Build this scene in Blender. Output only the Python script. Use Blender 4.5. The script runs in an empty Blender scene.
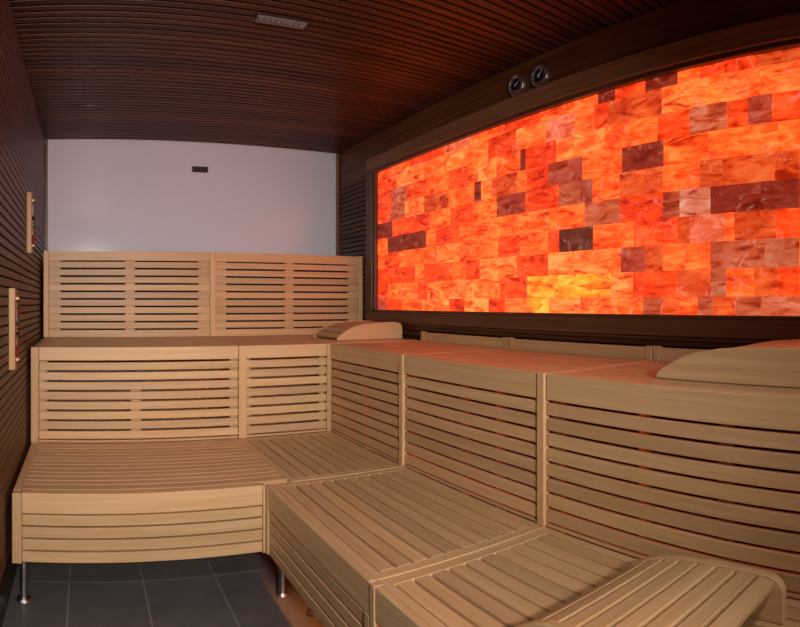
import bpy, math, random
from mathutils import Vector, Matrix
random.seed(7)
SC = bpy.context.scene
COL = SC.collection

# ------------------------------------------------------------------ materials
def mat(name):
    m = bpy.data.materials.new(name); m.use_nodes = True
    nt = m.node_tree; b = nt.nodes['Principled BSDF']
    return m, nt, b

def wood(name, c1, c2, axis, rough=.45, tintmix=1.0, bump=.15, spec=.4):
    """light or dark sawn timber: streaks along the board axis, one tint per board"""
    m, nt, b = mat(name); N = nt.nodes; L = nt.links
    tc = N.new('ShaderNodeTexCoord'); mp = N.new('ShaderNodeMapping')
    at = N.new('ShaderNodeAttribute'); at.attribute_name = 'tint'
    off = N.new('ShaderNodeVectorMath'); off.operation = 'MULTIPLY_ADD'
    off.inputs[1].default_value = (17, 17, 17)
    L.new(at.outputs['Color'], off.inputs[0]); L.new(tc.outputs['Object'], off.inputs[2])
    L.new(off.outputs[0], mp.inputs['Vector'])
    s = [45, 45, 45]; s[axis] = 1.6
    mp.inputs['Scale'].default_value = s
    n = N.new('ShaderNodeTexNoise'); n.inputs['Scale'].default_value = 1.0
    n.inputs['Detail'].default_value = 5; n.inputs['Roughness'].default_value = .6
    n.inputs['Distortion'].default_value = .6
    L.new(mp.outputs[0], n.inputs['Vector'])
    cr = N.new('ShaderNodeValToRGB')
    cr.color_ramp.elements[0].position = .32; cr.color_ramp.elements[0].color = (*c2, 1)
    cr.color_ramp.elements[1].position = .66; cr.color_ramp.elements[1].color = (*c1, 1)
    L.new(n.outputs['Fac'], cr.inputs[0])
    mx = N.new('ShaderNodeMix'); mx.data_type = 'RGBA'; mx.blend_type = 'MULTIPLY'
    mx.inputs['Factor'].default_value = tintmix
    L.new(cr.outputs[0], mx.inputs['A']); L.new(at.outputs['Color'], mx.inputs['B'])
    L.new(mx.outputs['Result'], b.inputs['Base Color'])
    b.inputs['Roughness'].default_value = rough
    b.inputs['Specular IOR Level'].default_value = spec
    bp = N.new('ShaderNodeBump'); bp.inputs['Strength'].default_value = bump
    bp.inputs['Distance'].default_value = .002
    L.new(n.outputs['Fac'], bp.inputs['Height']); L.new(bp.outputs[0], b.inputs['Normal'])
    return m

LW1, LW2 = (.71, .465, .25), (.59, .36, .17)
DW1, DW2 = (.125, .046, .017), (.058, .020, .008)
LX = wood('pale_wood_x', LW1, LW2, 0); LY = wood('pale_wood_y', LW1, LW2, 1); LZ = wood('pale_wood_z', LW1, LW2, 2)
DX = wood('dark_wood_x', DW1, DW2, 0, .42, spec=.22); DY = wood('dark_wood_y', DW1, DW2, 1, .42, spec=.22)
FRY = wood('frame_wood_y', (.17, .075, .036), (.10, .043, .022), 1, .4); FRZ = wood('frame_wood_z', (.17, .075, .036), (.10, .043, .022), 2, .4)

def plain(name, c, rough=.5, metal=0, emit=None, es=0, spec=.5):
    m, nt, b = mat(name)
    b.inputs['Base Color'].default_value = (*c, 1); b.inputs['Roughness'].default_value = rough
    b.inputs['Metallic'].default_value = metal; b.inputs['Specular IOR Level'].default_value = spec
    if emit: b.inputs['Emission Color'].default_value = (*emit, 1); b.inputs['Emission Strength'].default_value = es
    return m
BACK = plain('dark_backing', (.012, .008, .006), .8)
STEEL = plain('brushed_steel', (.42, .42, .43), .35, 1)
CHROME = plain('chrome', (.85, .85, .87), .3, 1)
DIAL = plain('dial_blue_black', (.012, .014, .03), .25)
WHITE = plain('white_marking', (.7, .7, .72), .4)
REDSAND = plain('red_sand', (.45, .04, .02), .8)
VENTG = plain('grey_vent_metal', (.22, .22, .24), .4, .4)
BLACK = plain('black_rubber', (.01, .01, .012), .6)
LEDM = plain('led_strip', (.2, .03, .01), .5, 0, (1, .16, .03), 3)
LAMPM = plain('lamp_diffuser', (.8, .8, .8), .5, 0, (1, .93, .84), 2)
GL, nt, b = mat('clear_glass'); b.inputs['Transmission Weight'].default_value = 1; b.inputs['Roughness'].default_value = .02
b.inputs['IOR'].default_value = 1.3

# white glossy back wall panel
WP, nt, b = mat('white_glass_panel')
n = nt.nodes.new('ShaderNodeTexNoise'); n.inputs['Scale'].default_value = 1.1; n.inputs['Detail'].default_value = 2
cr = nt.nodes.new('ShaderNodeValToRGB')
cr.color_ramp.elements[0].color = (.80, .78, .86, 1); cr.color_ramp.elements[1].color = (.86, .84, .91, 1)
tc = nt.nodes.new('ShaderNodeTexCoord'); nt.links.new(tc.outputs['Object'], n.inputs['Vector'])
nt.links.new(n.outputs['Fac'], cr.inputs[0]); nt.links.new(cr.outputs[0], b.inputs['Base Color'])
b.inputs['Roughness'].default_value = .10; b.inputs['Specular IOR Level'].default_value = .55

# floor tiles
TILE, nt, b = mat('slate_floor_tiles'); N = nt.nodes; L = nt.links
tc = N.new('ShaderNodeTexCoord'); mp = N.new('ShaderNodeMapping')
mp.inputs['Rotation'].default_value = (0, 0, math.radians(90))
mp.inputs['Location'].default_value = (2.64 + .6, .07 - .33 * 0, 0)
br = N.new('ShaderNodeTexBrick'); br.offset = 0; br.inputs['Scale'].default_value = 1
br.inputs['Brick Width'].default_value = .6; br.inputs['Row Height'].default_value = .33
br.inputs['Mortar Size'].default_value = .004; br.inputs['Mortar Smooth'].default_value = .1
br.inputs['Color1'].default_value = (.118, .112, .108, 1); br.inputs['Color2'].default_value = (.098, .094, .092, 1)
br.inputs['Mortar'].default_value = (.21, .20, .19, 1)
L.new(tc.outputs['Object'], mp.inputs[0]); L.new(mp.outputs[0], br.inputs['Vector'])
n = N.new('ShaderNodeTexNoise'); n.inputs['Scale'].default_value = 9; n.inputs['Detail'].default_value = 6
L.new(tc.outputs['Object'], n.inputs['Vector'])
mx = N.new('ShaderNodeMix'); mx.data_type = 'RGBA'; mx.blend_type = 'OVERLAY'; mx.inputs['Factor'].default_value = .35
L.new(br.outputs['Color'], mx.inputs['A']); L.new(n.outputs['Fac'], mx.inputs['B'])
L.new(mx.outputs['Result'], b.inputs['Base Color']); b.inputs['Roughness'].default_value = .5

# back-lit salt blocks
SALT, nt, b = mat('backlit_salt'); N = nt.nodes; L = nt.links
at = N.new('ShaderNodeAttribute'); at.attribute_name = 'tint'
se = N.new('ShaderNodeAttribute'); se.attribute_name = 'seed'
tc = N.new('ShaderNodeTexCoord')
off = N.new('ShaderNodeVectorMath'); off.operation = 'MULTIPLY_ADD'; off.inputs[1].default_value = (31, 31, 31)
L.new(se.outputs['Color'], off.inputs[0]); L.new(tc.outputs['Object'], off.inputs[2])
rot = N.new('ShaderNodeMapping'); rot.inputs['Rotation'].default_value = (.7, 0, 0); rot.inputs['Scale'].default_value = (1, .55, 1.7)
L.new(off.outputs[0], rot.inputs[0])
n1 = N.new('ShaderNodeTexNoise'); n1.inputs['Scale'].default_value = 13; n1.inputs['Detail'].default_value = 7
n1.inputs['Roughness'].default_value = .62; n1.inputs['Distortion'].default_value = .9
L.new(rot.outputs[0], n1.inputs['Vector'])
r1 = N.new('ShaderNodeValToRGB')
r1.color_ramp.elements[0].position = .34; r1.color_ramp.elements[0].color = (.45, .16, .14, 1)
r1.color_ramp.elements[1].position = .68; r1.color_ramp.elements[1].color = (1.12, 1.75, 2.6, 1)
e = r1.color_ramp.elements.new(.47); e.color = (.93, .72, .6, 1)
L.new(n1.outputs['Fac'], r1.inputs[0])
n3 = N.new('ShaderNodeTexNoise'); n3.inputs['Scale'].default_value = 4.5; n3.inputs['Detail'].default_value = 4; n3.inputs['Distortion'].default_value = 1
L.new(tc.outputs['Object'], n3.inputs['Vector'])
r3 = N.new('ShaderNodeValToRGB'); r3.color_ramp.elements[0].position = .35; r3.color_ramp.elements[0].color = (.82, .68, .66, 1)
r3.color_ramp.elements[1].position = .62; r3.color_ramp.elements[1].color = (1.03, 1.15, 1.15, 1); L.new(n3.outputs['Fac'], r3.inputs[0])
m3 = N.new('ShaderNodeMix'); m3.data_type = 'RGBA'; m3.blend_type = 'MULTIPLY'; m3.inputs['Factor'].default_value = 1
L.new(at.outputs['Color'], m3.inputs['A']); L.new(r3.outputs[0], m3.inputs['B'])
m1 = N.new('ShaderNodeMix'); m1.data_type = 'RGBA'; m1.blend_type = 'MULTIPLY'; m1.inputs['Factor'].default_value = 1
L.new(m3.outputs['Result'], m1.inputs['A']); L.new(r1.outputs[0], m1.inputs['B'])
n2 = N.new('ShaderNodeTexNoise'); n2.inputs['Scale'].default_value = 7.0; n2.inputs['Detail'].default_value = 9
n2.inputs['Roughness'].default_value = .75; n2.inputs['Distortion'].default_value = 3
L.new(off.outputs[0], n2.inputs['Vector'])
r2 = N.new('ShaderNodeValToRGB'); r2.color_ramp.elements[0].position = .56; r2.color_ramp.elements[0].color = (0, 0, 0, 1)
r2.color_ramp.elements[1].position = .78; r2.color_ramp.elements[1].color = (.30, .30, .30, 1)
L.new(n2.outputs['Fac'], r2.inputs[0])
m2 = N.new('ShaderNodeMix'); m2.data_type = 'RGBA'; m2.inputs['B'].default_value = (.95, .5, .36, 1)
L.new(r2.outputs[0], m2.inputs['Factor']); L.new(m1.outputs['Result'], m2.inputs['A'])
L.new(m2.outputs['Result'], b.inputs['Emission Color']); b.inputs['Emission Strength'].default_value = 1.85
b.inputs['Base Color'].default_value = (.13, .045, .03, 1); b.inputs['Roughness'].default_value = .65
bp = N.new('ShaderNodeBump'); bp.inputs['Strength'].default_value = .4; bp.inputs['Distance'].default_value = .01
L.new(n1.outputs['Fac'], bp.inputs['Height']); L.new(bp.outputs[0], b.inputs['Normal'])

# ------------------------------------------------------------------ mesh builder
class MB:
    def __init__(s): s.v = []; s.f = []; s.t = []; s.mi = []; s.sd = []
    def _add(s, vs, fs, tint, mi, seed=0):
        o = len(s.v); s.v += vs
        for f in fs: s.f.append([o + i for i in f]); s.t.append(tint); s.mi.append(mi); s.sd.append(seed)
    def box(s, x0, x1, y0, y1, z0, z1, tint=None, mi=0, seed=0):
        if tint is None:
            k = random.uniform(.84, 1.06); tint = (k, k * random.uniform(.96, 1.0), k * random.uniform(.92, 1.0))
        vs = [(x, y, z) for z in (z0, z1) for (x, y) in ((x0, y0), (x1, y0), (x1, y1), (x0, y1))]
        s._add(vs, [(3, 2, 1, 0), (4, 5, 6, 7), (0, 1, 5, 4), (1, 2, 6, 5), (2, 3, 7, 6), (3, 0, 4, 7)], tint, mi, seed)
        return s
    def cyl(s, p0, p1, r, n=20, r1=None, tint=(1, 1, 1), mi=0):
        p0 = Vector(p0); p1 = Vector(p1); d = (p1 - p0).normalized(); r1 = r if r1 is None else r1
        a = d.orthogonal().normalized(); c = d.cross(a); vs = []
        for p, q in ((p0, r), (p1, r1)):
            for i in range(n):
                t = 2 * math.pi * i / n; vs.append(tuple(p + a * (q * math.cos(t)) + c * (q * math.sin(t))))
        fs = [(i, (i + 1) % n, n + (i + 1) % n, n + i) for i in range(n)] + [tuple(reversed(range(n))), tuple(range(n, 2 * n))]
        s._add(vs, fs, tint, mi); return s
    def prism(s, pts, fn, a, b, tint=None):
        """closed outline pts extruded from a to b; fn(u, w, t) gives the point"""
        if tint is None: k = random.uniform(.92, 1.04); tint = (k, k, k)
        n = len(pts); vs = [fn(u, w, a) for u, w in pts] + [fn(u, w, b) for u, w in pts]
        fs = [(i, (i + 1) % n, n + (i + 1) % n, n + i) for i in range(n)] + [tuple(reversed(range(n))), tuple(range(n, 2 * n))]
        s._add(vs, fs, tint, 0); return s
    def build(s, name, mats, parent=None, bevel=0, smooth=False, segs=1):
        if not isinstance(mats, (list, tuple)): mats = [mats]
        me = bpy.data.meshes.new(name)
        off = parent.matrix_world.translation if parent else Vector((0, 0, 0))
        if parent:
            off = Vector(parent['_o'])
        me.from_pydata([(v[0] - off[0], v[1] - off[1], v[2] - off[2]) for v in s.v], [], s.f)
        for m in mats: me.materials.append(m)
        for p, k in zip(me.polygons, s.mi): p.material_index = k; p.use_smooth = smooth
        for nm, src in (('tint', s.t), ('seed', s.sd)):
            ca = me.color_attributes.new(nm, 'FLOAT_COLOR', 'CORNER')
            for p, t in zip(me.polygons, src):
                c = (*t, 1) if nm == 'tint' else (t, t * .7, t * .3, 1)
                for li in p.loop_indices: ca.data[li].color = c
        import bmesh
        bm = bmesh.new(); bm.from_mesh(me); bmesh.ops.recalc_face_normals(bm, faces=bm.faces); bm.to_mesh(me); bm.free()
        o = bpy.data.objects.new(name, me); COL.objects.link(o)
        if parent: o.parent = parent
        o['_o'] = list(off)
        if bevel:
            md = o.modifiers.new('edge', 'BEVEL'); md.width = bevel; md.segments = segs; md.limit_method = 'ANGLE'
        return o

def each(name, mats, parent, boxes, bevel=.002):
    for b_ in boxes: MB().box(*b_).build(name, mats, parent, bevel=bevel)

def thing(name, label, cat, loc=(0, 0, 0), group=None):
    o = bpy.data.objects.new(name, None); COL.objects.link(o); o.location = loc
    o['label'] = label; o['category'] = cat; o['_o'] = list(loc); o.empty_display_size = .1
    if group: o['group'] = group
    return o
def struct(o): o['kind'] = 'structure'; return o

# ------------------------------------------------------------------ key dimensions (metres)
XL, XW = -.325, 2.2            # left and right wall faces
YB, YF = 4.79, -1.3            # back and front wall faces
H = 2.575                      # ceiling
SEAT, UP = .46, 1.0            # lower and upper seat heights
XA, XR = .775, 1.468           # front of the right lower bench, riser of the right upper bench
Y0, YR, YBK = 2.44, 3.33, 4.30 # front of the left lower bench, its riser, backrest face
XB = .895

# ------------------------------------------------------------------ shell
m = MB(); m.box(XL - .1, XW + .1, YF - .1, YB + .1, -.1, 0, (1, 1, 1)); struct(m.build('floor', TILE))

m = MB(); m.box(XL - .1, XW + .1, YF - .1, YB + .1, H + .03, H + .1, (1, 1, 1), 1)
y = YB - .03
while y > YF:
    k = random.uniform(.7, 1.25) * (1.25 if random.random() < .12 else 1)
    m.box(XL - .02, XW + .02, y - .038, y, H, H + .03, (k, k * .97, k * .95), 0); y -= .055
struct(m.build('ceiling', [DX, BACK], bevel=.004, segs=2))

def slat_wall_y(m, xa, xb, y0, y1, z0, z1, pitch=.04, h=.033):
    z = z0
    while z + h <= z1 + .001:
        k = random.uniform(.75, 1.2); m.box(xa, xb, y0, y1, z, z + h, (k, k, k), 0); z += pitch
m = MB(); m.box(XL - .1, XL - .02, YF, YB, 0, H + .03, (1, 1, 1), 1)
slat_wall_y(m, XL - .02, XL, YF, YB, .16, H)
struct(m.build('wall_left', [DY, BACK], bevel=.003))
m = MB(); m.box(XL - .02, XL + .006, YF, YB, 0, .15, (1, 1, 1)); struct(m.build('baseboard_left', plain('black_skirting', (.012, .011, .012), .35)))

# right wall: battens beside and below the salt panel, smooth boards above
FY0, FY1 = -.75, 4.185; GZ0, GZ1 = 1.192, 2.275; FZ0, FZ1 = 1.105, 2.387
m = MB(); m.box(XW + .05, XW + .12, YF, YB, 0, H + .03, (1, 1, 1), 1)
slat_wall_y(m, XW - .015, XW + .05, YF, YB, .02, FZ0 - .01)
slat_wall_y(m, XW - .015, XW + .05, FY1 + .002, YB, FZ0 + .02, 2.30)
slat_wall_y(m, XW - .015, XW + .05, YF, FY0 - .002, FZ0 + .02, 2.30)
for (a, b_, z0, z1) in ((YF, YB, 2.482, H), (YF, YB, 2.389, 2.48), (FY1 + .002, YB, 2.281, 2.387), (YF, FY0 - .002, 2.281, 2.387)):
    m.box(XW - .005, XW + .05, a, b_, z0, z1, (1.7, 1.65, 1.6), 0)
struct(m.build('wall_right', [DY, BACK], bevel=.002))

m = MB(); m.box(XL - .1, XW + .1, YB, YB + .1, 0, H + .03, (1, 1, 1)); struct(m.build('wall_back', WP))
m = MB(); m.box(XL, XL + .022, YB - .02, YB, 0, H, (1, 1, 1)); struct(m.build('trim_1', FRZ))
m = MB(); m.box(XW - .032, XW - .012, YB - .02, YB, 0, H, (2.2, 2.1, 1.9)); struct(m.build('trim_2', FRZ))

# front wall behind the camera with a glazed door
DX0, DX1, DZ1 = .95, 1.85, 2.08
m = MB()
for (a, b_, z0, z1) in ((XL - .1, DX0, 0, H + .03), (DX1, XW + .1, 0, H + .03), (DX0, DX1, DZ1, H + .03)):
    m.box(a, b_, YF - .10, YF - .02, z0, z1, (1, 1, 1), 1)
    z = .02
    while z < H - .03:
        if z >= z0 - .02:
            k = random.uniform(.75, 1.2); m.box(max(a, XL), min(b_, XW), YF - .02, YF, z, z + .033, (k, k, k), 0)
        z += .04
struct(m.build('wall_front', [DX, BACK]))
m = MB()
m.box(DX0, DX0 + .06, YF - .08, YF + .01, 0, DZ1); m.box(DX1 - .06, DX1, YF - .08, YF + .01, 0, DZ1); m.box(DX0 + .06, DX1 - .06, YF - .08, YF + .01, DZ1 - .06, DZ1)
d = struct(m.build('door_1', LZ))
MB().box(DX0 + .062, DX1 - .062, YF - .04, YF - .03, .01, DZ1 - .062, (1, 1, 1)).build('door_pane', GL, d)
MB().box(DX1 - .12, DX1 - .09, YF - .028, YF + .04, .9, 1.2).build('door_handle', LZ, d)

# small dark vent in the white wall
t = thing('wall_vent', 'small dark rectangular vent high on the white back wall', 'vent', (.945, YB, 2.355))
MB().box(.878, 1.012, YB - .012, YB, 2.33, 2.378, (.8, .8, .8)).build('vent_frame', FRZ, t, bevel=.002)
m = MB()
for i in range(3): m.box(.888, 1.002, YB - .016, YB - .012, 2.336 + i * .013, 2.343 + i * .013, (.5, .5, .5))
m.build('louvre', BACK, t)

# strip vent set between ceiling battens
t = thing('ceiling_vent', 'slim grey perforated strip set into the slatted ceiling', 'vent', (.90, 2.62, H))
MB().box(.78, 1.025, 2.588, 2.645, H - .014, H + .0, (1, 1, 1)).build('housing', VENTG, t, bevel=.003)
m = MB()
for i in range(8): m.cyl((.802 + i * .0286, 2.603, H - .014), (.802 + i * .0286, 2.603, H - .0165), .006, 10)
m.build('nozzle', CHROME, t)

# ------------------------------------------------------------------ salt panel
def yv(px): return XW / math.tan((px - 85) / 590)
CL = {'L': (.88, .130, .021), 'O': (.84, .084, .010), 'R': (.62, .038, .005), 'D': (.15, .012, .005), 'G': (.34, .058, .021),
      'P': (.60, .110, .045), 'B': (.46, .046, .007), 'Y': (.90, .21, .015), 'V': (.27, .030, .013), 'W': (.46, .16, .09), 'K': (.085, .017, .009)}  # emission per brick; the yellow ones hold the hot spot of the backlight
ROWS = [
 '386V 402R 422O 450L 465R 489L 505R 527L 549Y 581L 617L 643O 661G 680B 698O 713G 736B 761G 800G',
 '388R 399O 418L 427R 449L 474L 501L 527R 559Y 580Y 611Y 633L 676R 711B 726G 754O 778B 800R',
 '391R 415R 425L 453R 467O 480R 491L 517L 548R 574L 621L 645V 663B 685O 710O 765G 800G',
 '385O 400R 420O 437O 460L 480O 498O 520R 548O 559R 593K 634O 678R 690B 725P 734O 776B 800R',
 '388O 426D 436O 460R 470O 491O 518O 549L 585O 620G 663R 680G 710W 761D 800D',
 '393D 412R 430R 450O 472R 497O 526V 559R 580G 593V 620O 663B 700O 722B 775B 800B',
 '390R 405G 424L 449B 470O 475O 481D 492L 517B 527O 549R 583V 622O 664D 709O 778O 800O',
 '392R 407G 427R 449O 468R 478O 497L 520O 526D 556R 605L 657O 690R 727G 748R 772V 800R',
 '397R 424L 447O 465L 489O 516R 546L 575P 595O 608R 662B 709L 721O 760L 800L',
 '410O 445R 470P 505O 540R 598O 615D 645R 678D 700O 725R 755R 800B']
t = thing('salt_panel', 'large backlit orange salt brick panel in a dark wooden frame on the right wall', 'salt panel', (XW, 1.7, 1.1))
m = MB(); zb = [1.16] + [1.277 + .1175 * i for i in range(9)] + [2.30]
for r, row in enumerate(ROWS):
    ya = 4.16; z0, z1 = zb[r] + .0005, zb[r + 1] - .0005
    cells = []
    for tok in row.split():
        yb_ = yv(int(tok[:-1])); cells.append((ya, yb_, tok[-1])); ya = yb_
    while ya > FY0 + .05:
        w = random.uniform(.17, .26); cells.append((ya, ya - w, random.choice('OORBGLVO'))); ya -= w
    for (a, c, k) in cells:
        col = CL[k]; q = random.uniform(.9, 1.1); col = tuple(x * q for x in col)
        dx = random.uniform(0, .008)
        m.box(XW - dx + .001, XW + .05, max(c, FY0 + .02) + .0005, a - .0005, z0, z1, col, 0, random.random())
m.build('salt_bricks', SALT, t, bevel=.0012)
def frame(name, bx, mt):
    mm = MB()
    for b_ in bx: mm.box(*b_)
    mm.build(name, mt, t, bevel=.004, segs=2)
fx = XW - .045
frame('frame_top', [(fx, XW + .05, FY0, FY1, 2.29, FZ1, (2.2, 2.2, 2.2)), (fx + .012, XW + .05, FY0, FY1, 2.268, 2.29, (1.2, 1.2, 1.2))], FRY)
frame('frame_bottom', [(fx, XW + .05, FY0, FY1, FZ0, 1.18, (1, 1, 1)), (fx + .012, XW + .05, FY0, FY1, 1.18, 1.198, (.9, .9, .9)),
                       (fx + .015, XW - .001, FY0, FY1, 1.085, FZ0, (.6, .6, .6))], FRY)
frame('frame_side', [(fx, XW + .05, 4.085, FY1, 1.198, 2.268, (1, 1, 1)), (fx + .012, XW + .05, 4.055, 4.085, 1.198, 2.268, (.9, .9, .9))], FRZ)
frame('frame_side', [(fx, XW + .05, FY0, FY0 + .09, 1.198, 2.268, (1, 1, 1))], FRZ)

# ------------------------------------------------------------------ gauges
def gauge(y, label, ang):
    z = 2.458; x = XW - .005; R = .060
    t = thing('wall_gauge', label, 'gauge', (x, y, z), 'round gauges above the salt panel')
    MB().cyl((x, y, z), (x - .014, y, z), R, 40, R * .97).build('casing', CHROME, t)
    m = MB(); n = 40
    for i in range(n):   # raised bezel ring
        a0, a1 = 2 * math.pi * i / n, 2 * math.pi * (i + 1) / n
        def P(r, a, dx): return (x - dx, y + r * math.cos(a), z + r * math.sin(a))
        prof = [(R * 1.04, .0), (R * 1.04, .012), (R * .98, .020), (R * .80, .021), (R * .76, .0145)]
        for (ra, da), (rb, db) in zip(prof, prof[1:]):
            m._add([P(ra, a0, da), P(ra, a1, da), P(rb, a1, db), P(rb, a0, db)], [(0, 1, 2, 3)], (1, 1, 1), 0)
    m.build('bezel', CHROME, t, smooth=True)
    MB().cyl((x - .0145, y, z), (x - .0155, y, z), R * .78, 36).build('dial', DIAL, t)
    m = MB()
    for i in range(11):
        a = math.radians(-40 + i * 26); ca, sa = math.cos(a), math.sin(a)
        m.cyl((x - .0162, y + .036 * ca, z + .036 * sa), (x - .0162, y + .044 * ca, z + .044 * sa), .0013, 6)
    m.build('scale_marks', WHITE, t)
    a = math.radians(ang)
    MB().cyl((x - .018, y - .012 * math.cos(a), z - .012 * math.sin(a)), (x - .018, y + .036 * math.cos(a), z + .036 * math.sin(a)), .0024, 8, .0008).cyl((x - .0156, y, z), (x - .020, y, z), .005, 14).build('pointer', WHITE, t)
    MB().box(x - .018, x - .0158, y - .019, y + .019, z - .042, z - .030, (1, 1, 1)).build('name_plate', CHROME, t, bevel=.001)
gauge(2.435, 'chrome rimmed round dial gauge nearer the white wall, the lower left of the pair', 150)
gauge(2.25, 'chrome rimmed round dial gauge further from the white wall, the upper right of the pair', 130)

# ------------------------------------------------------------------ sand timers on left wall
def timer(y, z0, z1, label):
    x = XL
    t = thing('sand_timer', label, 'sand timer', (x, y, z0), 'sand timers on the slatted left wall')
    MB().box(x - .001, x + .027, y, y + .07, z0, z1, (.72, .62, .55)).build('backing', LZ, t, bevel=.003)
    cy = y + .035; cx = x + .035; m = z0 + (z1 - z0) * .5
    g = MB(); a = z0 + .05; c = z1 - .05; mid = (a + c) / 2
    for p, q, r, r1 in ((a, mid - .015, .008, .008), (mid - .015, mid, .008, .002), (mid, mid + .015, .002, .008), (mid + .015, c, .008, .008)):
        g.cyl((cx, cy, p), (cx, cy, q), r, 16, r1)
    g.build('glass_tube', GL, t, smooth=True)
    MB().cyl((cx, cy, a + .002), (cx, cy, a + .055), .0065, 14).build('sand', REDSAND, t)
    MB().box(x + .027, x + .041, cy - .008, cy + .008, a - .012, a).build('end_cap', LZ, t)
    MB().box(x + .027, x + .041, cy - .008, cy + .008, c, c + .012).build('end_cap', LZ, t)
timer(2.50, .963, 1.314, 'wooden sand timer on the left wall, the lower one nearer the camera')
timer(3.28, 1.53, 1.871, 'wooden sand timer on the left wall, the upper one nearer the white wall')

# ------------------------------------------------------------------ benches
def leg(parent, x, y, top=.2):
    m = MB(); m.cyl((x, y, .008), (x, y, top), .017, 18); m.cyl((x, y, 0), (x, y, .010), .034, 22, .030)
    m.build('leg', STEEL, parent, smooth=False)

# --- lower left bench
t = thing('sauna_bench', 'pale bench', 'bench', (.3, 2.87, 0), 'lower benches')
t['label'] = 'pale wood lower bench against the left wall, slats running across, on metal legs'
m = MB(); n = 13; y0 = Y0 + .055; p = (YR - .001 - y0) / n
for i in range(n): m.box(XL + .06, XB - .002, y0 + i * p + .005, y0 + (i + 1) * p, SEAT - .034, SEAT)
m.build('seat', LX, t, bevel=.0012)
m = MB(); m.box(-.262, XA - .017, Y0, Y0 + .055, SEAT - .085, SEAT, (1.04, 1.02, 1))
z = SEAT - .085
for i in range(4): m.box(-.262, XA - .017, Y0 + .004, Y0 + .024, z - .051, z - .007); z -= .051
m.build('front_apron', LX, t, bevel=.0025)
each('post', LZ, t, [(-.303, -.263, Y0 - .003, Y0 + .04, .166, SEAT - .001), (XA - .016, XA - .004, Y0 - .002, Y0 + .04, .166, SEAT)])
each('side_rail', LY, t, [(-.303, -.266, Y0 + .041, YR - .01, SEAT - .08, SEAT)])
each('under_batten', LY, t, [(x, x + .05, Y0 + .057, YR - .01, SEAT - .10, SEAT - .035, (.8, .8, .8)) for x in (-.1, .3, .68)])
leg(t, -.257, 2.475, .3); leg(t, -.257, 3.1, .3); leg(t, .45, 3.1, .38)

# --- corner module
def seat_y(t, xa, xb, ya, yb, nose=False):
    """seat with slats running towards the back wall, cross rails at the ends"""
    x0 = xa + (.055 if nose else .03); x1 = xb - .035; n = max(8, round((x1 - x0) / .0605)); p = (x1 - x0) / n
    m = MB()
    for i in range(n): m.box(x0 + i * p + .0055, x0 + (i + 1) * p - .0055, ya + .045, yb - .045, SEAT - .034, SEAT)
    m.box(xa + (.026 if nose else 0), x0, ya + .002, yb - .002, SEAT - (.022), SEAT, (.98, .98, .98)); m.box(x1, xb - .001, ya + .002, yb - .002, SEAT - .022, SEAT, (1, 1, 1))
    m.build('seat', LY, t, bevel=.0015)
    each('cross_rail', LX, t, [(x0, x1, ya + .002, ya + .044, SEAT - .03, SEAT, (1.02, 1.02, 1.0)), (x0, x1, yb - .044, yb - .002, SEAT - .03, SEAT, (1.02, 1.02, 1.0))])
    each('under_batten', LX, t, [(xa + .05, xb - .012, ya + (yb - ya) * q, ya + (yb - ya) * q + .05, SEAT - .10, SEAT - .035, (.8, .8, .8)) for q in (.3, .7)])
    return x0
t = thing('sauna_bench', 'small pale lower corner seat between the two rows of benches', 'bench', (1.2, 2.9, 0), 'lower benches')
seat_y(t, XB, XR, 2.452, YR - .001)
leg(t, 1.0, 3.1, .38); leg(t, 1.35, 3.1, .38); leg(t, 1.35, 2.7, .38)

def lower_right(ya, yb, label, legs):
    t = thing('sauna_bench', label, 'bench', (1.1, (ya + yb) / 2, 0), 'lower benches')
    seat_y(t, XA, XR, ya, yb, True)
    m = MB(); m.box(XA, XA + .025, ya + .002, yb - .031, SEAT - .095, SEAT, (1, 1, 1))
    z = SEAT - .095
    for i in range(4): m.box(XA + .004, XA + .024, ya + .03, yb - .03, z - .0495, z - .009); z -= .0495
    m.build('front_apron', LY, t, bevel=.0025)
    each('post', LZ, t, [(XA - .003, XA + .03, yb - .03, yb - .001, .166, SEAT), (XA - .002, XA + .03, ya + .001, ya + .029, .166, SEAT - .096)])
    for x, y in legs: leg(t, x, y, .36)
    return t
b1 = lower_right(1.482, 2.448, 'pale lower bench between the lower corner seat and the bench with the bottom right headrest', [(.835, 2.40), (.90, 2.20), (1.4, 2.3), (1.4, 1.6), (.9, 1.6)])
b2 = lower_right(.0, 1.478, 'pale lower bench at the bottom right with the curved headrest lying on it', [(.9, 1.3), (1.4, 1.3), (.9, .15), (1.4, .15)])

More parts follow.
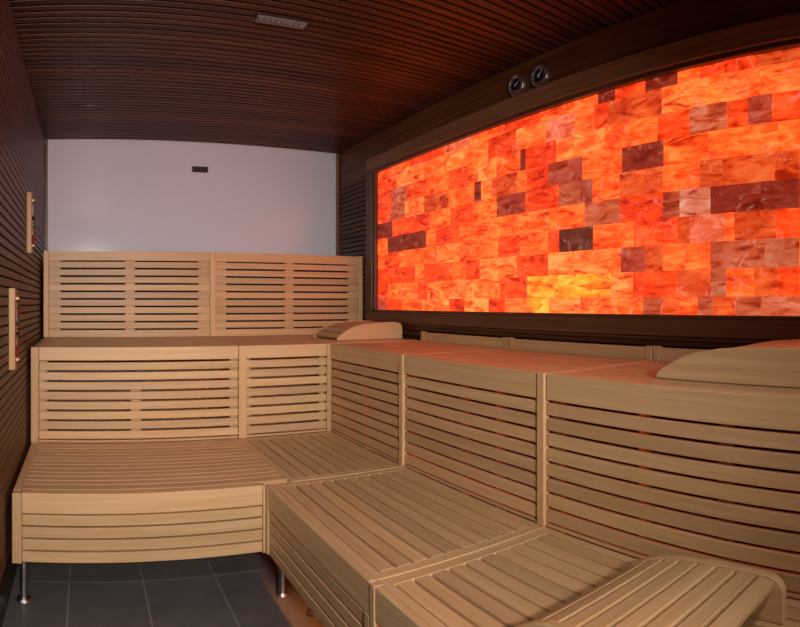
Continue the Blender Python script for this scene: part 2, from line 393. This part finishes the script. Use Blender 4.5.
# --- upper benches
def upper_seat_x(t, xa, xb, ya, yb):
    m = MB(); n = round((yb - ya - .05) / .062); p = (yb - ya - .05) / n
    m.box(xa + .002, xb - .002, ya + .025, ya + .047, UP - .024, UP, (1.02, 1.02, 1))
    for i in range(n): m.box(xa + .03, xb - .03, ya + .05 + i * p + .003, ya + .05 + (i + 1) * p - .003, UP - .022, UP - .0005)
    m.build('seat', LX, t, bevel=.002)
    MB().box(xa + .01, xb - .01, yb - .004, yb + .008, .02, UP - .03, (.8, .8, .8)).build('rear_light_block', LX, t)  # added panel, blocks the bright wall so the riser gaps stay dark
    each('cross_rail', LY, t, [(xa + .002, xa + .028, ya + .05, yb, UP - .024, UP), (xb - .028, xb - .002, ya + .05, yb, UP - .024, UP)])
def riser_x(t, xa, xb, stiles):
    m = MB(); m.box(xa, xb, YR, YR + .024, UP - .075, UP, (1.03, 1.02, 1))
    z = UP - .075
    for i in range(8): m.box(xa, xb, YR + .004, YR + .022, z - .0555, z - .012); z -= .0555
    m.box(xa, xb, YR + .002, YR + .024, SEAT + .001, z - .007)
    m.build('front_panel', LX, t, bevel=.002)
    each('stile', LZ, t, [(x, x + w, YR + .0245, YR + .046, SEAT - .1, zt, (.9, .9, .9)) for x, w, zt in stiles], 0)
def posts(t, lst): each('post', LZ, t, lst)
t = thing('sauna_bench', 'pale upper bench along the white wall, its left half beside the left wall', 'bench', (.3, 3.8, 0), 'upper benches')
upper_seat_x(t, -.30, .935, YR, YBK + .05)
riser_x(t, -.26, .885, [(-.26, .045, .92), (.26, .06, .78), (.84, .045, .92)])
posts(t, [(-.306, -.262, YR - .006, YR + .05, SEAT + .001, UP), (-.306, -.262, YR + .001, YR + .05, 0, SEAT + .001), (.887, .935, YR - .006, YR + .05, SEAT + .001, UP), (.887, .935, YR + .001, YR + .05, 0, SEAT + .001), (-.30, -.26, YBK + .006, YBK + .045, 0, UP - .025), (.88, .92, YBK + .006, YBK + .045, 0, UP - .025)])
t = thing('sauna_bench', 'pale upper corner bench', 'bench', (1.5, 3.8, 0), 'upper benches')
t['label'] = 'pale upper corner bench carrying the small far headrest'
upper_seat_x(t, .935, 2.13, YR, YBK + .05)
riser_x(t, .937, XR - .021, [(.937, .03, .92), (XR - .06, .03, .92)])
posts(t, [(XR - .020, XR + .012, YR - .003, YR + .023, SEAT + .001, UP), (XR - .020, XR + .012, YR + .001, YR + .05, 0, SEAT), (2.08, 2.12, YBK + .006, YBK + .045, 0, UP - .025), (2.08, 2.12, YR + .06, YR + .10, 0, UP - .025)])

def upper_right(ya, yb, label):
    t = thing('sauna_bench', label, 'bench', (1.8, (ya + yb) / 2, 0), 'upper benches')
    m = MB(); x0 = XR + .047; n = 9; p = (2.125 - x0) / n
    m.box(XR + .025, x0, ya + .002, yb - .002, UP - .024, UP, (1.02, 1.02, 1))
    for i in range(n): m.box(x0 + i * p + .003, x0 + (i + 1) * p - .003, ya + .025, yb - .025, UP - .022, UP - .0005)
    m.build('seat', LY, t, bevel=.002)
    each('cross_rail', LX, t, [(x0 + .001, 2.125, ya + .002, ya + .024, UP - .024, UP), (x0 + .001, 2.125, yb - .024, yb - .002, UP - .024, UP)])
    m = MB(); m.box(XR, XR + .024, ya + .04, yb - .002, UP - .092, UP, (1.03, 1.02, 1)); z = UP - .092
    for i in range(8): m.box(XR + .004, XR + .022, ya + .04, yb - .002, z - .0538, z - .011); z -= .0538
    m.box(XR + .001, XR + .024, ya + .04, yb - .002, SEAT + .001, z - .007)
    m.build('front_panel', LY, t, bevel=.002)
    each('stile', LZ, t, [(XR + .0245, XR + .046, q, q + .04, SEAT - .1, UP - .1, (.9, .9, .9)) for q in ((ya + .045), (ya + (yb - ya) * .52), (yb - .05))], 0)
    posts(t, [(XR - .006, XR + .024, ya, ya + .036, SEAT + .001, UP, (1.06, 1.05, 1.03)), (XR + .001, XR + .04, ya, ya + .036, 0, SEAT), (2.08, 2.12, ya + .001, ya + .04, 0, UP - .025)])
    each('back_rail', LY, t, [(2.128, 2.150, ya + .036, yb - .036, UP - .03, UP + .055)])
    each('rail_block', LY, t, [(2.125, 2.153, ya + .001, ya + .035, UP - .03, UP + .061), (2.125, 2.153, yb - .035, yb - .001, UP - .03, UP + .061)])
    return t
upper_right(2.45, YR - .005, 'short pale upper bench along the salt panel, next to the corner bench')
upper_right(1.485, 2.446, 'pale upper bench in the middle of the row along the salt panel')
upper_right(0.0, 1.481, 'pale upper bench nearest the camera, carrying the large near headrest')

# --- backrests on the upper bench
def backrest(xa, xb, pa, pb, label):
    t = thing('bench_backrest', label, 'backrest', ((xa + xb) / 2, YBK, UP), 'slatted backrests')
    ZT = 1.628; m = MB(); m.box(xa, xb, YBK, YBK + .024, ZT - .068, ZT, (1.05, 1.03, 1)); z = ZT - .072
    m2 = MB()
    for i in range(9): m.box(xa, xb, YBK + .002, YBK + .022, z - .0485 + .0005, z - .006 + .001); z -= .0555
    m.box(xa, xb, YBK + .001, YBK + .024, UP + .001, z - .004)
    m.build('slat_panel', LX, t, bevel=.002)
    for x, w in ((xa, .085), ((xa + xb) / 2 - .035, .07), (xb - .085, .085)):
        MB().box(x, x + w, YBK + .013, YBK + .04, UP + .001, ZT - .01, (.93, .92, .9)).build('stile', LZ, t)
    MB().box(xa, xb, YBK + .043, YBK + .05, UP + .001, ZT - .01, (1, 1, 1)).build('backing', BACK, t)  # near-black sheet standing in for the shade behind the slats
    for x, w in [q for q in (pa, pb) if q]:
        MB().box(x, x + w, YBK - .006, YBK + .044, UP + .001, ZT + .004, (1.08, 1.05, 1.02)).build('post', LZ, t, bevel=.002)
backrest(-.265, .925, (-.302, .036), (.926, .038), 'pale slatted backrest on the upper bench, left panel beside the left wall')
backrest(.965, 2.147, None, (2.148, .036), 'pale slatted backrest on the upper bench, right panel beside the salt panel')

# --- headrests
PROF = [(0, 0), (-.003, .008), (.001, .020), (.02, .036), (.05, .055), (.09, .077), (.13, .092), (.2, .106), (.3, .1145), (.40, .1165), (.465, .114), (.488, .104), (.498, .088), (.5, .07), (.5, 0)]
def headrest(org, du, dt, width, label, name='headrest', zb=UP, slat=.042):
    """du: direction in which the profile rises, dt: across"""
    t = thing(name, label, 'headrest', (org[0] + du[0] * .25 + dt[0] * width / 2, org[1] + du[1] * .25 + dt[1] * width / 2, zb), 'curved slatted headrests')
    fn = lambda u, w, s: (org[0] + du[0] * u + dt[0] * s, org[1] + du[1] * u + dt[1] * s, zb + .001 + w)
    mt_u = LX if abs(du[0]) > .5 else LY; mt_t = LX if abs(dt[0]) > .5 else LY
    MB().prism(PROF, fn, 0, .024).build('side_panel', mt_u, t, bevel=.003)
    MB().prism(PROF, fn, width - .024, width).build('side_panel', mt_u, t, bevel=.003)
    top = PROF[2:12]; seg = []
    for (a, b_) in zip(top, top[1:]):
        for i in range(8): seg.append((a[0] + (b_[0] - a[0]) * i / 8, a[1] + (b_[1] - a[1]) * i / 8))
    # equal arc-length slats
    cum = [0]
    for a, b_ in zip(seg, seg[1:]): cum.append(cum[-1] + math.dist(a, b_))
    def at(s):
        for i in range(len(cum) - 1):
            if cum[i + 1] >= s:
                k = (s - cum[i]) / (cum[i + 1] - cum[i]); return (seg[i][0] + (seg[i + 1][0] - seg[i][0]) * k, seg[i][1] + (seg[i + 1][1] - seg[i][1]) * k)
        return seg[-1]
    n = round(cum[-1] / (slat + .012)); st = cum[-1] / n; m = MB()
    for i in range(n):
        a = at(i * st + .006); b_ = at((i + 1) * st - .006); d = Vector((b_[0] - a[0], b_[1] - a[1])).normalized(); nn = Vector((-d.y, d.x))
        dr = -.004; th = -.022
        q = [(a[0] + nn.x * dr, a[1] + nn.y * dr), (b_[0] + nn.x * dr, b_[1] + nn.y * dr), (b_[0] + nn.x * th, max(.001, b_[1] + nn.y * th)), (a[0] + nn.x * th, max(.001, a[1] + nn.y * th))]
        k = random.uniform(.86, 1.03); m.prism(q, fn, .024, width - .024, (k, k, k * .97))
    m.build('slats', mt_t, t, bevel=.002)
headrest((1.625, 3.56), (1, 0), (0, 1), .44, 'curved slatted headrest lying on the far corner of the upper bench')
headrest((1.615, 1.11), (0, -1.14), (1, 0), .45, 'curved slatted headrest on the nearest upper bench, cut by the right edge')
headrest((1.36, 1.045), (0, -1), (-1, 0), .46, 'curved slatted headrest on the lower bench at the bottom right', zb=SEAT)

# ------------------------------------------------------------------ added fill lights and the bench strip lights
def area(name, loc, target, sx, sy, power, color, spread=180):
    l = bpy.data.lights.new(name, 'AREA'); l.shape = 'RECTANGLE'; l.size = sx; l.size_y = sy; l.energy = power; l.color = color; l.spread = math.radians(spread)
    o = bpy.data.objects.new(name, l); COL.objects.link(o); o.location = loc
    o.rotation_euler = (Vector(target) - Vector(loc)).to_track_quat('-Z', 'Y').to_euler(); return o
t = thing('ceiling_fill', 'unseen square ceiling light added above the camera', 'lamp', (.35, -.35, H))  # fixture out of view, added to supply light from above
MB().box(.15, .55, -.55, -.15, H - .03, H - .001, (1, 1, 1)).build('housing', VENTG, t, bevel=.003)
area('ceiling_fill_light', (.35, -.35, H - .05), (.5, .75, .1), .36, .36, 10, (1, .92, .82), 115)
t = thing('wall_fill', 'unseen light box added on the front wall behind the camera', 'lamp', (.1, YF, 1.78))  # made-up source for the frontal light, no such lamp is seen
MB().box(-.15, .35, YF, YF + .04, 1.66, 1.90, (1, 1, 1)).build('housing', VENTG, t, bevel=.003)
area('wall_fill_light', (.1, YF + .07, 1.78), (.62, 3.6, 1.1), .46, .22, 23, (1, .93, .87), 72)
area('door_fill_light', (1.4, YF - .3, 1.3), (1.0, 3, 1.3), .8, 1.5, 3, (.92, .95, 1))  # added fill outside the unseen door, not known daylight
# led strip behind the apron of the right lower bench, and one low inside the upper bench
t = thing('led_strip', 'warm strip light hidden under the right lower bench', 'strip light', (XA + .04, 1.5, .42))
MB().box(XA + .031, XA + .041, .1, 2.38, .425, .435, (1, 1, 1)).build('strip', LEDM, t)
area('under_bench_light', (XA + .045, 1.25, .41), (XA + .045, 1.25, 0), .02, 2.3, 4, (1, .33, .08), 110)
area('inner_bench_light', (1.8, 1.9, .20), (1.55, 1.9, .6), 3.0, .02, 6, (1, .10, .015))

w = bpy.data.worlds.new('world'); SC.world = w; w.use_nodes = True
w.node_tree.nodes['Background'].inputs[0].default_value = (.02, .02, .022, 1)
w.node_tree.nodes['Background'].inputs[1].default_value = 1

# ------------------------------------------------------------------ camera: swung-lens (cylindrical) view
cd = bpy.data.cameras.new('camera'); cam = bpy.data.objects.new('camera', cd); COL.objects.link(cam)
cam.location = (0, 0, 1.25); cam.rotation_euler = (math.radians(90), 0, 0)
cd.type = 'PANO'; cd.panorama_type = 'CENTRAL_CYLINDRICAL'
cd.central_cylindrical_radius = 1
cd.central_cylindrical_range_u_min = -85 / 590; cd.central_cylindrical_range_u_max = 715 / 590
cd.central_cylindrical_range_v_min = -(627 - 303) / 590; cd.central_cylindrical_range_v_max = 303 / 590
cd.clip_start = .02
SC.camera = cam

for o in SC.objects:
    if '_o' in o: del o['_o']
SC.view_settings.view_transform = 'Standard'; SC.view_settings.look = 'None'
SC.view_settings.exposure = 0; SC.view_settings.gamma = 1; SC.view_settings.use_curve_mapping = False
SC.cycles.use_denoising = True
SC.cycles.max_bounces = 8; SC.cycles.sample_clamp_indirect = 4
